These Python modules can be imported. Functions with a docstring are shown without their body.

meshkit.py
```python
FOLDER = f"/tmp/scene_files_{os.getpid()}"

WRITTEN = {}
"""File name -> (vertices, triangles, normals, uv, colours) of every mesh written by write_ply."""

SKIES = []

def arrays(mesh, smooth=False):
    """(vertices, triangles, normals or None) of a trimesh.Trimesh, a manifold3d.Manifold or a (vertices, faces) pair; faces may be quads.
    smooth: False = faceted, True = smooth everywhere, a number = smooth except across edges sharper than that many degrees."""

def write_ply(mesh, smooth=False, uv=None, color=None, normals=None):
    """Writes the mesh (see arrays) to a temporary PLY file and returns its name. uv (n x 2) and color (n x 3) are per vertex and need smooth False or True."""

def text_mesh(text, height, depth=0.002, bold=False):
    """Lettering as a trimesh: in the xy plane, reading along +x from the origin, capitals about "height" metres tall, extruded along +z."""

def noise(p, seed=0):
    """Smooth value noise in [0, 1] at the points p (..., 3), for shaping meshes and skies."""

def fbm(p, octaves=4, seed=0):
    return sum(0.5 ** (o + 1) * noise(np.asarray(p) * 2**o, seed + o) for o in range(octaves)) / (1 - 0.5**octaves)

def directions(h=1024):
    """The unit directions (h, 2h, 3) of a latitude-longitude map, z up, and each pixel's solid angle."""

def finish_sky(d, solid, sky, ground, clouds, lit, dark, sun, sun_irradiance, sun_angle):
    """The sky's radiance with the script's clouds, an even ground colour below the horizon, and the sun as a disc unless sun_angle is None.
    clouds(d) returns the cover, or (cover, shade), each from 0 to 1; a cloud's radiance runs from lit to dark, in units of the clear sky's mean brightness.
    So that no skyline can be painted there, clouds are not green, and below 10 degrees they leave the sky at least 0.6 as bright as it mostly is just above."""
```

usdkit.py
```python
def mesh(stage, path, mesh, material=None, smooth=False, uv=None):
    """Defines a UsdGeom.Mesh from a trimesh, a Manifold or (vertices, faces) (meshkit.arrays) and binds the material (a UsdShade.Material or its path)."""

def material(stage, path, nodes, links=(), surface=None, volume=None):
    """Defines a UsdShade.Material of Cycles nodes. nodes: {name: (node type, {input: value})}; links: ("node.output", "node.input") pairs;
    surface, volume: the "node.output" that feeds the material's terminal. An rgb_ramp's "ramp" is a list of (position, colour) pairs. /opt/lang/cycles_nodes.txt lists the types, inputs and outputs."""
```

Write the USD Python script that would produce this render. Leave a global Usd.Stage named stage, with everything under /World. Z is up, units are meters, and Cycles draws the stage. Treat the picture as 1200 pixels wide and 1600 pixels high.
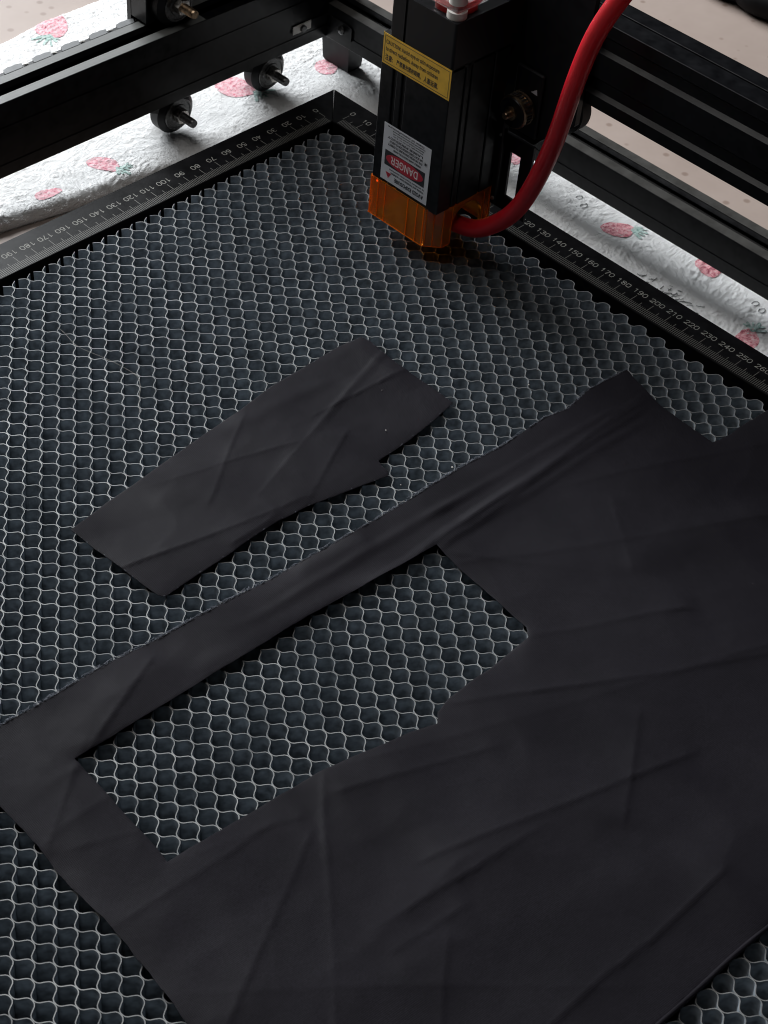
import math, random, glob
import numpy as np, trimesh, usdkit, meshkit
from shapely.geometry import Polygon, LineString, Point, MultiPoint, box as sbox
from shapely import affinity, union_all, contains_xy, box as sh_box
from scipy.spatial import Delaunay, cKDTree
from pxr import Usd, UsdGeom, UsdLux, UsdShade, Gf, Sdf

random.seed(7); rng = np.random.default_rng(7)
stage = Usd.Stage.CreateInMemory()
UsdGeom.SetStageUpAxis(stage, UsdGeom.Tokens.z); UsdGeom.SetStageMetersPerUnit(stage, 1.0)
W = UsdGeom.Xform.Define(stage, '/World'); stage.SetDefaultPrim(W.GetPrim())
MM = 0.001                     # everything below is laid out in millimetres

# ------------------------------------------------------------------ camera
CAM = np.array([557.3282830896056, 546.8528399256422, 499.2549630821963]); FPX = 2799.3911995717517
from scipy.spatial.transform import Rotation as _R
RV = np.array([0.9600876319012783, 2.4299292407088005, -0.9680131302797644])
RM = _R.from_rotvec(RV).as_matrix()          # rows: right, down, forward
cam = UsdGeom.Camera.Define(stage, '/World/camera')
cam.CreateHorizontalApertureAttr(36.0); cam.CreateVerticalApertureAttr(48.0)
cam.CreateFocalLengthAttr(36.0 * FPX / 1200); cam.CreateClippingRangeAttr(Gf.Vec2f(0.02, 50))
m4 = np.eye(4); m4[0, :3] = RM[0]; m4[1, :3] = -RM[1]; m4[2, :3] = -RM[2]; m4[3, :3] = CAM * MM
cam.AddTransformOp().Set(Gf.Matrix4d(*m4.ravel().tolist()))
cam.CreateFStopAttr(64.0); cam.CreateFocusDistanceAttr(0.75)
cam.CreateExposureAttr(0.0)

def un(px, z=0.0):
    """photo pixels (1200 x 1600) -> points on the plane at height z, used to take measurements from the photograph"""
    px = np.atleast_2d(np.array(px, float))
    d = np.c_[(px - [600, 800]) / FPX, np.ones(len(px))] @ RM
    return CAM + d * ((z - CAM[2]) / d[:, 2])[:, None]

# ------------------------------------------------------------------ lights
def rect_light(name, pos, target, w, h, power, color):
    l = UsdLux.RectLight.Define(stage, '/World/' + name)
    l.CreateWidthAttr(w); l.CreateHeightAttr(h); l.CreateIntensityAttr(power); l.CreateColorAttr(Gf.Vec3f(*color))
    p, t = np.array(pos, float), np.array(target, float)
    z = (p - t) / np.linalg.norm(p - t); x = np.cross([0, 0, 1.0], z); x /= np.linalg.norm(x); y = np.cross(z, x)
    m = np.eye(4); m[0, :3], m[1, :3], m[2, :3], m[3, :3] = x, y, z, p
    l.AddTransformOp().Set(Gf.Matrix4d(*m.ravel().tolist()))
rect_light('window_light', (-0.17, -1.85, 1.25), (0.1, 0.1, 0), 1.5, 1.1, 19.5, (0.94, 0.975, 1.0))
rect_light('room_fill', (0.60, -0.55, 2.4), (0.2, 0.1, 0), 2.0, 2.0, 2.0, (1.0, 0.97, 0.94))  # added overhead fill standing for light bounced around the room

# ------------------------------------------------------------------ materials
def mat(name, nodes, links=(), surface='p.BSDF'):
    return usdkit.material(stage, '/World/Looks/' + name, nodes, links, surface=surface)
def plain(name, color, rough=0.5, metal=0.0, noise=None, bump=None, **kw):
    """principled surface; noise = (scale per metre, spread, roughness spread), bump = (scale, distance in m)"""
    nodes = {'p': ('principled_bsdf', dict(base_color=color, roughness=rough, metallic=metal, **kw)), 'g': ('geometry', {})}
    links = []
    if noise:
        s, a, ra = noise
        nodes['n'] = ('noise_texture', dict(scale=s, detail=5, roughness=0.6))
        nodes['r'] = ('rgb_ramp', dict(ramp=[(0.3, tuple(c * (1 - a) for c in color)), (0.7, tuple(min(1, c * (1 + a)) for c in color))]))
        nodes['m'] = ('map_range', dict(from_min=0.3, from_max=0.7, to_min=max(0.02, rough - ra), to_max=min(1, rough + ra)))
        links += [('g.position', 'n.vector'), ('n.fac', 'r.fac'), ('r.color', 'p.base_color'), ('n.fac', 'm.value'), ('m.result', 'p.roughness')]
    if bump:
        s, d = bump
        nodes['bn'] = ('noise_texture', dict(scale=s, detail=4, roughness=0.6))
        nodes['b'] = ('bump', dict(distance=d, strength=1.0))
        links += [('g.position', 'bn.vector'), ('bn.fac', 'b.height'), ('b.normal', 'p.normal')]
    return mat(name, nodes, links)
M = {}
M['anodised'] = plain('black_anodised', (0.0030, 0.0032, 0.0042), 0.34, 0.0, (160, 0.35, 0.06), (2500, 0.00002), specular_ior_level=0.28)
M['frame'] = plain('black_frame', (0.0045, 0.0044, 0.0050), 0.30, 0.0, (90, 0.3, 0.05), (3000, 0.00001), specular_ior_level=0.07)
M['lip2'] = plain('lit_side_rail_lip', (0.095, 0.098, 0.095), 0.5, 0.0, (120, 0.15, 0.06), (3000, 0.00002))  # side rail: light on the slot lips painted as a paler grey
M['lip'] = plain('lit_back_rail_lip', (0.072, 0.070, 0.066), 0.36, 0.3, (120, 0.2, 0.06), (3000, 0.00002))  # back rail: light on its slot lips painted in, dimmer than the side rail
M['ticks'] = plain('engraved_tick', (0.11, 0.108, 0.098), 0.5, 0.2, (700, 0.35, 0.1))
M['engraving'] = plain('engraving', (0.23, 0.226, 0.205), 0.55, 0.2, (900, 0.35, 0.1))
M['tray'] = plain('dark_tray', (0.05, 0.055, 0.06), 0.40, 0.3, (60, 0.5, 0.12))
M['plastic'] = plain('black_plastic', (0.0045, 0.0046, 0.006), 0.42, 0.0, (300, 0.3, 0.05), (1800, 0.00003), specular_ior_level=0.3)
M['rubber'] = plain('dark_rubber', (0.0045, 0.0045, 0.006), 0.5, 0.0, (200, 0.3, 0.08), (1500, 0.00004), specular_ior_level=0.25)
M['blackcable'] = plain('black_cable_skin', (0.003, 0.003, 0.0035), 0.6, 0.0, (200, 0.3, 0.05), specular_ior_level=0.12)
M['steel'] = plain('steel', (0.50, 0.48, 0.45), 0.32, 1.0, (500, 0.25, 0.1))
M['brass'] = plain('bronze_steel', (0.36, 0.26, 0.17), 0.34, 1.0, (500, 0.25, 0.1))
M['darksteel'] = plain('dark_steel', (0.10, 0.10, 0.10), 0.35, 0.8, (500, 0.25, 0.1))
M['hose'] = plain('red_silicone', (0.46, 0.009, 0.018), 0.36, 0.0, (60, 0.12, 0.08), subsurface_weight=0.15, subsurface_scale=0.002)
M['nylon'] = plain('white_nylon', (0.72, 0.70, 0.66), 0.45)
M['yellow'] = plain('yellow_label', (0.78, 0.47, 0.05), 0.45, 0.0, (250, 0.10, 0.05))
M['whitelabel'] = plain('white_label', (0.56, 0.57, 0.60), 0.42, 0.0, (150, 0.05, 0.05))
M['ink'] = plain('black_ink', (0.02, 0.02, 0.025), 0.5)
M['redink'] = plain('red_ink', (0.42, 0.02, 0.04), 0.45, 0.0, (300, 0.15, 0.05))
M['whiteink'] = plain('white_ink', (0.70, 0.62, 0.62), 0.5)
M['redglow'] = plain('red_part', (0.45, 0.02, 0.02), 0.35)
M['slotgrey'] = plain('grey_metal', (0.10, 0.104, 0.108), 0.5, 0.2, (200, 0.2, 0.08))
M['fibre'] = plain('fibre', (0.13, 0.14, 0.17), 0.8)
M['thread'] = plain('pale_thread', (0.30, 0.28, 0.25), 0.7)
M['lint'] = plain('lint', (0.5, 0.48, 0.45), 0.9)
M['acrylic'] = mat('orange_acrylic', {
    'p': ('principled_bsdf', dict(base_color=(0.95, 0.31, 0.022), roughness=0.16, transmission_weight=0.82, ior=1.36, specular_ior_level=0.5))})
M['edge'] = mat('acrylic_edge_glow', {'d': ('diffuse_bsdf', dict(color=(0.85, 0.22, 0.012))), 't': ('translucent_bsdf', dict(color=(0.95, 0.30, 0.02))), 'p': ('mix_closure', dict(fac=0.5))}, [('d.BSDF', 'p.closure1'), ('t.BSDF', 'p.closure2')], 'p.closure')  # light guided to the acrylic edges, painted as a brighter orange
M['clear'] = mat('clear_acrylic', {
    'p': ('principled_bsdf', dict(base_color=(0.93, 0.95, 0.95), roughness=0.12, transmission_weight=0.85, ior=1.49))})
# honeycomb foil: uneven soot; light painted into cut edges and walls by facing
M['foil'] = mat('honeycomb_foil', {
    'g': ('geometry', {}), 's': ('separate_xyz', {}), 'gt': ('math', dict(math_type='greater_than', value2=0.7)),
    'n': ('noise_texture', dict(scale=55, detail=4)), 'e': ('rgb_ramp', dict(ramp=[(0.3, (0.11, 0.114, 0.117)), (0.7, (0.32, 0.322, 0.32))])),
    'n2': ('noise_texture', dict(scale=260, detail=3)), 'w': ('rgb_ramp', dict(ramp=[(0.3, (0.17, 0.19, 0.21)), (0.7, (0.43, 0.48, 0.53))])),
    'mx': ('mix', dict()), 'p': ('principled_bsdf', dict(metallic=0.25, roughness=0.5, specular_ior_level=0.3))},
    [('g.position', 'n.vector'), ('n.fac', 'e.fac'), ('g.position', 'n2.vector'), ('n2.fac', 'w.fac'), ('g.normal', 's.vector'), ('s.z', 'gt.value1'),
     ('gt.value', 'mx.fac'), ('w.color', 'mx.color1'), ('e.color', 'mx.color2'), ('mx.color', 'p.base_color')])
# woven black polyester
M['fabric'] = mat('black_fabric', {
    'g': ('geometry', {}), 'mp': ('mapping', dict(rotation=(0, 0, 0.12))),
    'w1': ('wave_texture', dict(scale=520, distortion=1.5, detail=2, bands_direction='x')), 'w2': ('wave_texture', dict(scale=520, distortion=1.5, detail=2, bands_direction='y')),
    'wm': ('math', dict(math_type='add')), 'n': ('noise_texture', dict(scale=16, detail=7, roughness=0.66)),
    'r': ('rgb_ramp', dict(ramp=[(0.28, (0.0064, 0.0057, 0.0080)), (0.72, (0.0124, 0.0112, 0.0148))])),
    'fg': ('noise_texture', dict(scale=1500, detail=3, roughness=.7)), 'fr': ('rgb_ramp', dict(ramp=[(0.3, (.72, .72, .72)), (0.7, (1.28, 1.28, 1.3))])), 'fm': ('mix', dict(mix_type='multiply', fac=1.0)),
    'rn': ('noise_texture', dict(scale=22, detail=4)), 'rm': ('map_range', dict(from_min=.3, from_max=.7, to_min=.5, to_max=.8)),
    'b': ('bump', dict(distance=0.00006, strength=0.35)), 'b2': ('bump', dict(distance=0.0004, strength=0.5)), 'bn': ('noise_texture', dict(scale=150, detail=4, roughness=.6)),
    'p': ('principled_bsdf', dict(roughness=0.7, specular_ior_level=0.07, sheen_weight=0.02, sheen_roughness=0.4, sheen_tint=(0.85, 0.85, 1.0)))},
    [('g.position', 'mp.vector'), ('mp.vector', 'w1.vector'), ('mp.vector', 'w2.vector'), ('w1.fac', 'wm.value1'), ('w2.fac', 'wm.value2'),
     ('wm.value', 'b.height'), ('b2.normal', 'b.normal'), ('g.position', 'bn.vector'), ('bn.fac', 'b2.height'), ('g.position', 'n.vector'), ('n.fac', 'r.fac'), ('g.position', 'fg.vector'), ('fg.fac', 'fr.fac'),
     ('r.color', 'fm.color1'), ('fr.color', 'fm.color2'), ('fm.color', 'p.base_color'), ('b.normal', 'p.normal'), ('g.position', 'rn.vector'), ('rn.fac', 'rm.value'), ('rm.result', 'p.roughness')])
# crinkled white cloth
def crinkle(extra_nodes, links, color_out, rough=0.85):
    nodes = {'g': ('geometry', {}), 'pn': ('noise_texture', dict(scale=55, detail=2)), 'sel': ('rgb_ramp', dict(ramp=[(0.46, (0, 0, 0)), (0.54, (1, 1, 1))])),
             'b': ('bump', dict(distance=0.0008, strength=0.6)), 'mm': ('mix', {}), 'mm2': ('mix', {}), 'pn2': ('noise_texture', dict(scale=38, detail=2, w=3.0, dimensions='4D')),
             'sel2': ('rgb_ramp', dict(ramp=[(0.46, (0, 0, 0)), (0.54, (1, 1, 1))])), 'p': ('principled_bsdf', dict(roughness=rough))}
    lk = [('g.position', 'pn.vector'), ('pn.fac', 'sel.fac'), ('g.position', 'pn2.vector'), ('pn2.fac', 'sel2.fac')]
    for k, a in enumerate((0.25, 1.35, 2.3)):
        nodes[f'm{k}'] = ('mapping', dict(rotation=(0, 0, a), scale=(190, 900, 400))); nodes[f'n{k}'] = ('noise_texture', dict(scale=1.0, detail=2, roughness=0.5, distortion=0.6))
        nodes[f'r{k}'] = ('rgb_ramp', dict(ramp=[(0.0, (0.2, .2, .2)), (0.44, (0.25, .25, .25)), (0.5, (1, 1, 1)), (0.56, (0.3, .3, .3)), (1, (0.35, .35, .35))]))
        lk += [('g.position', f'm{k}.vector'), (f'm{k}.vector', f'n{k}.vector'), (f'n{k}.fac', f'r{k}.fac')]
    lk += [('sel.color', 'mm.fac'), ('r0.color', 'mm.color1'), ('r1.color', 'mm.color2'), ('sel2.color', 'mm2.fac'), ('mm.color', 'mm2.color1'), ('r2.color', 'mm2.color2'),
           ('mm2.color', 'b.height'), ('b.normal', 'p.normal'), (color_out, 'p.base_color')]
    nodes.update(extra_nodes); return nodes, lk + links
def cloth_mat(name, scale, stops):
    return mat(name, *crinkle({'n': ('noise_texture', dict(scale=scale, detail=5, roughness=.65)), 'r': ('rgb_ramp', dict(ramp=stops))}, [('g.position', 'n.vector'), ('n.fac', 'r.fac')], 'r.color'))
M['cloth'] = cloth_mat('white_cloth', 40, [(0.3, (0.79, 0.79, 0.79)), (0.7, (0.84, 0.84, 0.84))])
def print_mat(name, lo, hi, scale): return cloth_mat(name, scale, [(0.34, lo), (0.50, hi), (0.66, tuple(.45 * c + .45 for c in hi))])
M['pink'] = print_mat('strawberry_pink', (0.62, 0.15, 0.22), (0.86, 0.50, 0.55), 520)
M['red'] = print_mat('strawberry_red', (0.36, 0.04, 0.08), (0.78, 0.34, 0.38), 520)
M['leaf'] = print_mat('leaf_teal', (0.16, 0.30, 0.27), (0.50, 0.66, 0.62), 380)
M['line'] = plain('print_grey', (0.20, 0.21, 0.21), 0.85)
M['desk'] = mat('speckled_desk', {
    'g': ('geometry', {}), 'n': ('noise_texture', dict(scale=9, detail=6, roughness=0.6)),
    'r': ('rgb_ramp', dict(ramp=[(0.3, (0.29, 0.228, 0.198)), (0.7, (0.38, 0.31, 0.275))])),
    'v': ('voronoi_texture', dict(scale=85, randomness=1.0)), 'vr': ('rgb_ramp', dict(ramp=[(0.0, (0.66, 0.60, 0.57)), (0.12, (0.72, 0.67, 0.64)), (0.20, (1, 1, 1)), (1.0, (1, 1, 1))])),
    'mx': ('mix', dict(mix_type='multiply', fac=1.0)), 'p': ('principled_bsdf', dict(roughness=0.5))},
    [('g.position', 'n.vector'), ('n.fac', 'r.fac'), ('g.position', 'v.vector'), ('v.distance', 'vr.fac'), ('r.color', 'mx.color1'), ('vr.color', 'mx.color2'), ('mx.color', 'p.base_color')])

# ------------------------------------------------------------------ scene helpers
_used = {}
def _path(parent, name):
    base = parent + '/' + name
    k = _used.get(base, -1) + 1; _used[base] = k
    return base if k == 0 else f'{base}_{k:03d}'
def _pp(parent): return '/World' if parent is None else (parent if isinstance(parent, str) else str(parent.GetPath()))
def tag(prim, label=None, category=None, group=None, kind=None):
    for k, v in (('label', label), ('category', category), ('group', group), ('kind', kind)):
        if v: prim.SetCustomDataByKey(k, v)
    return prim
def thing(name, label, category, loc=(0, 0, 0), rotz=0, group=None):
    x = UsdGeom.Xform.Define(stage, _path('/World', name))
    x.AddTranslateOp().Set(Gf.Vec3d(*[c * MM for c in loc]))
    if rotz: x.AddRotateZOp().Set(rotz)
    p = x.GetPrim(); ORG[str(p.GetPath())] = np.array(loc, float)
    return tag(p, label, category, group)
ORG = {}
def obj(name, mesh, m, parent=None, smooth=30, **tags):
    """mesh in millimetres, world coordinates; stored relative to its thing"""
    v, f, n = meshkit.arrays(mesh, smooth)
    pp = _pp(parent); org = np.zeros(3)
    for k, o in ORG.items():
        if pp == k or pp.startswith(k + '/'): org = o
    path = _path(pp, name)
    g = UsdGeom.Mesh.Define(stage, path)
    from pxr import Vt
    g.CreatePointsAttr(Vt.Vec3fArray.FromNumpy(((v - org) * MM).astype(np.float32)))
    g.CreateFaceVertexCountsAttr(Vt.IntArray.FromNumpy(np.full(len(f), 3, np.int32)))
    g.CreateFaceVertexIndicesAttr(Vt.IntArray.FromNumpy(f.astype(np.int32).ravel()))
    g.CreateSubdivisionSchemeAttr('none')
    if n is not None:
        g.CreateNormalsAttr(Vt.Vec3fArray.FromNumpy(n.astype(np.float32))); g.SetNormalsInterpolation('vertex')
    UsdShade.MaterialBindingAPI.Apply(g.GetPrim()).Bind(M[m])
    if tags: tag(g.GetPrim(), **tags)
    return g.GetPrim()
def cat(*ms): return trimesh.util.concatenate([m for m in ms if m is not None])
def box(x0, x1, y0, y1, z0, z1, ch=0.0):
    if ch <= 0:
        return trimesh.creation.box(bounds=[(x0, y0, z0), (x1, y1, z1)])
    pts = []
    for sx in (0, 1):
        for sy in (0, 1):
            for sz in (0, 1):
                c = np.array([x1 if sx else x0, y1 if sy else y0, z1 if sz else z0], float)
                s = np.array([1 - 2 * sx, 1 - 2 * sy, 1 - 2 * sz])
                for a in range(3):
                    o = s * ch; o[a] = 0; pts.append(c + o)
    return trimesh.convex.convex_hull(np.array(pts))
def prism(poly, d, axis='z', at=0.0):
    """extrude a shapely polygon. axis z: (x, y); axis y: (x, z); axis x: (y, z)"""
    gs = getattr(poly, 'geoms', [poly]); out = []
    for g in gs:
        if g.is_empty or g.area < 1e-6: continue
        out.append(trimesh.creation.extrude_polygon(g, d, engine='earcut'))
    m = cat(*out); v = m.vertices.copy()
    if axis == 'z': v[:, 2] += at
    elif axis == 'y': v = np.c_[v[:, 0], v[:, 2] + at, v[:, 1]]; m.faces = m.faces[:, ::-1]
    else: v = np.c_[v[:, 2] + at, v[:, 0], v[:, 1]]
    m.vertices = v
    return m
def lathe(profile, axis, c, n=40):
    """profile: (radius, along) pairs"""
    m = trimesh.creation.revolve(np.array(profile, float), sections=n)
    v = m.vertices
    if axis == 'y': v = np.c_[v[:, 1], v[:, 2], v[:, 0]]
    elif axis == 'x': v = np.c_[v[:, 2], v[:, 0], v[:, 1]]
    m.vertices = v + np.array(c, float); m.fix_normals()
    return m
def tube(path, r, n=14, closed_ends=True):
    p = np.asarray(path, float); k = len(p); rr = np.broadcast_to(r, k)
    t = np.gradient(p, axis=0); t /= np.linalg.norm(t, axis=1, keepdims=True)
    a = np.array([0.31, 0.17, 0.93]); V = []
    u = np.cross(t[0], a); u /= np.linalg.norm(u)
    for i in range(k):
        u = u - t[i] * (u @ t[i]); u /= np.linalg.norm(u); w = np.cross(t[i], u)
        th = np.linspace(0, 2 * np.pi, n, endpoint=False)
        V.append(p[i] + rr[i] * (np.cos(th)[:, None] * u + np.sin(th)[:, None] * w))
    V = np.vstack(V); F = []
    for i in range(k - 1):
        for j in range(n):
            b, c = i * n + j, i * n + (j + 1) % n
            F += [(b, c, c + n), (b, c + n, b + n)]
    if closed_ends:
        for j in range(1, n - 1): F += [(0, j + 1, j), ((k - 1) * n, (k - 1) * n + j, (k - 1) * n + j + 1)]
    return trimesh.Trimesh(V, F, process=False)
def spline(pts, n):
    from scipy.interpolate import CubicSpline
    p = np.asarray(pts, float); s = np.r_[0, np.cumsum(np.linalg.norm(np.diff(p, axis=0), axis=1))]
    return CubicSpline(s, p)(np.linspace(0, s[-1], n))
def fbm2(x, y, scale, octaves=4, seed=0):
    return meshkit.fbm(np.stack([x / scale, y / scale, 0 * x + 0.37], -1), octaves, seed) - 0.5

# ------------------------------------------------------------------ the setting: desk and folded white cloth
ZD, ZC = -42.0, -35.0
obj('desk', box(-1800, 1500, -1800, 1500, ZD - 30, ZD), 'desk', None, False, kind='structure')

def dirnoise(x, y, ang, L, S, seed):
    c, s = math.cos(ang), math.sin(ang)
    return meshkit.noise(np.stack([(x * c + y * s) / L, (-x * s + y * c) / S, 0 * x + seed * 1.7], -1), seed) - 0.5
# outline of the cloth pad (x, y): an L round the back corner of the machine
CL = Polygon([(-112, -216), (-40, -219), (20, -219), (60, -213), (200, -202), (235, -201), (235, -87), (150, -75.5), (131, -72), (101, -66), (80, -64),
              (55, -58), (25, -40), (-4, -6), (-12, 60), (-14, 150), (-18, 300), (-20, 430), (-122, 430), (-120, 200), (-116, 0)]).buffer(6).buffer(-6)
def cloth_h(x, y):
    pts = np.stack([x, y], -1)
    w = [np.clip(fbm2(x, y, 26, 2, 40 + k) * 5, -1, 1) for k in range(4)]
    h = 0
    for k, (a, wk) in enumerate(zip((0.3, 1.15, 2.0, 2.75), w)):
        g = 1 / (1 + np.exp(-6 * wk))
        ridge = 1 - 2 * np.abs(dirnoise(x, y, a, 7.0, 1.6, 60 + k))
        h = h + 0.50 * g * ridge ** 4 * (0.1 + 1.5 * meshkit.noise(np.stack([x / 7, y / 7, 0 * x], -1), 80 + k))
    h = h + 0.6 * fbm2(x, y, 60, 2, 91) + 0.10 * fbm2(x, y, 6, 2, 92)
    return h
from shapely import distance as sh_distance, points as sh_points
_bnd = CL.exterior
def cloth_z(x, y):
    d = sh_distance(sh_points(np.c_[np.ravel(x), np.ravel(y)]), _bnd).reshape(np.shape(x))
    ins = contains_xy(CL, np.ravel(x), np.ravel(y)).reshape(np.shape(x))
    R = 6.5
    dd = np.clip(d / R, 0, 1)
    drop = np.where(ins, R * (1 - np.sqrt(np.clip(1 - (1 - dd) ** 2, 0, 1))), R)
    return ZC + cloth_h(x, y) - drop
st = 0.75
gx, gy = np.meshgrid(np.arange(-126, 239, st), np.arange(-223, 434, st), indexing='ij')
inside = contains_xy(CL, gx.ravel(), gy.ravel()).reshape(gx.shape)
# only the sheet's visible half is fine; the rest keeps the same grid
q = inside[:-1, :-1] | inside[1:, :-1] | inside[:-1, 1:] | inside[1:, 1:]
need = np.zeros_like(inside)
for u_ in (slice(0, -1), slice(1, None)):
    for v_ in (slice(0, -1), slice(1, None)): need[u_, v_] |= q
out_ = need & ~inside
ringf = np.array(CL.exterior.segmentize(.3).coords); _, ni = cKDTree(ringf).query(np.c_[gx[out_], gy[out_]])
gx[out_], gy[out_] = ringf[ni, 0], ringf[ni, 1]
gz = np.zeros_like(gx); gz[need] = cloth_z(gx[need], gy[need]); gz[out_] = ZC - 6.3
idx = np.arange(gx.size).reshape(gx.shape)
a, b, c, d = idx[:-1, :-1][q], idx[1:, :-1][q], idx[1:, 1:][q], idx[:-1, 1:][q]
F = np.vstack([np.c_[a, b, c], np.c_[a, c, d]])
V = np.c_[gx.ravel(), gy.ravel(), gz.ravel()]
cl_m = trimesh.Trimesh(V, F, process=False); cl_m.remove_unreferenced_vertices()
cloth = thing('tablecloth', 'white crinkled cloth with printed strawberries, folded under the black machine', 'tablecloth')
# side skirt down to the desk
ring = np.array(CL.exterior.segmentize(2.0).coords)[:-1]
ro = np.array(affinity.scale(CL, 1, 1).exterior.segmentize(2.0).coords)[:-1]
n_ = len(ring); k_ = 5; SV = []
for t in np.linspace(0, 1, k_):
    wob = 1.2 * fbm2(ring[:, 0], ring[:, 1] + 40 * t, 9, 3, 33)
    SV.append(np.c_[ring[:, 0] + wob * t, ring[:, 1] + wob * t, np.full(n_, (ZC - 6.5) * (1 - t) + (ZD + 0.3) * t)])
SV = np.vstack(SV); SF = []
for i in range(k_ - 1):
    j = np.arange(n_); j2 = (j + 1) % n_
    SF += [np.c_[i * n_ + j, i * n_ + j2, (i + 1) * n_ + j2], np.c_[i * n_ + j, (i + 1) * n_ + j2, (i + 1) * n_ + j]]
skirt = trimesh.Trimesh(SV, np.vstack(SF), process=False)
obj('sheet', cat(cl_m, skirt), 'cloth', cloth, True)
# fuzzy hem along the near fold
fz = []
for i in range(0, n_):
    x, y = ring[i]
    if -20 < x < 330 and -100 < y < -30:
        for _ in range(3):
            p0 = np.array([x + rng.normal(0, .8), y + rng.normal(-.6, .5), ZC - 4.5 + rng.normal(0, 1.8)])
            dv = np.array([rng.normal(0, 1.1), rng.uniform(.1, .9), rng.normal(-.2, .6)])
            fz.append(tube([p0, p0 + dv * .6 + rng.normal(0, .15, 3), p0 + dv], .15, 4))
obj('fuzzy_hem', cat(*fz), 'cloth', cloth, True, kind='stuff')

def drape(poly, lift, grid=0.9):
    """a printed patch lying on the cloth"""
    x0, y0, x1, y1 = poly.bounds
    X, Y = np.meshgrid(np.arange(x0, x1, grid), np.arange(y0, y1, grid)); P = np.c_[X.ravel(), Y.ravel()]
    P = P[contains_xy(poly.buffer(-grid * .4), P[:, 0], P[:, 1])]
    B = np.vstack([np.array(g.exterior.segmentize(grid).coords)[:-1] for g in getattr(poly, 'geoms', [poly])])
    P = np.vstack([B, P]); D = Delaunay(P).simplices
    cc = P[D].mean(1); D = D[contains_xy(poly, cc[:, 0], cc[:, 1])]
    # orient upwards
    e = P[D]; cr = np.cross(e[:, 1] - e[:, 0], e[:, 2] - e[:, 0]); D[cr < 0] = D[cr < 0][:, ::-1]
    return trimesh.Trimesh(np.c_[P, cloth_z(P[:, 0], P[:, 1]) + lift], D, process=False)
def strawberry(cx, cy, size, ang, m, leaf=True, squash=0.72):
    t = np.linspace(0, 2 * np.pi, 60, endpoint=False)
    r = 1 + 0.16 * np.cos(t) + 0.07 * np.sin(3 * t + cx) + 0.06 * rng.normal(0, 1, 60).cumsum() / 8
    P = np.c_[size * r * np.cos(t) * 1.0, size * squash * r * np.sin(t)]
    p = affinity.translate(affinity.rotate(Polygon(P).buffer(0.3).buffer(-.3), ang, origin=(0, 0)), cx, cy)
    root = obj('strawberry_print', drape(p, 0.22), m, cloth, True)
    if leaf:
        ls = []
        for k in range(6):
            a = math.radians(ang) + math.pi + (k - 2.5) * 0.42; l = size * rng.uniform(.55, .95)
            b0 = np.array([cx - math.cos(math.radians(ang)) * size * .70, cy - math.sin(math.radians(ang)) * size * .70])
            tip = b0 + l * np.array([math.cos(a), math.sin(a)]); mid = (b0 + tip) / 2 + rng.normal(0, .4, 2)
            ls.append(LineString([b0, mid, tip]).buffer(0.55 if k % 2 else .95))
        g = union_all(ls)
        obj('leaf_print', drape(g, 0.34, .8), 'leaf', root, True)
    return root
def ang_to(p, q): return math.degrees(math.atan2(q[1] - p[1], q[0] - p[0]))
def on_cloth(px): return un(px, ZC)[0][:2]
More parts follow.
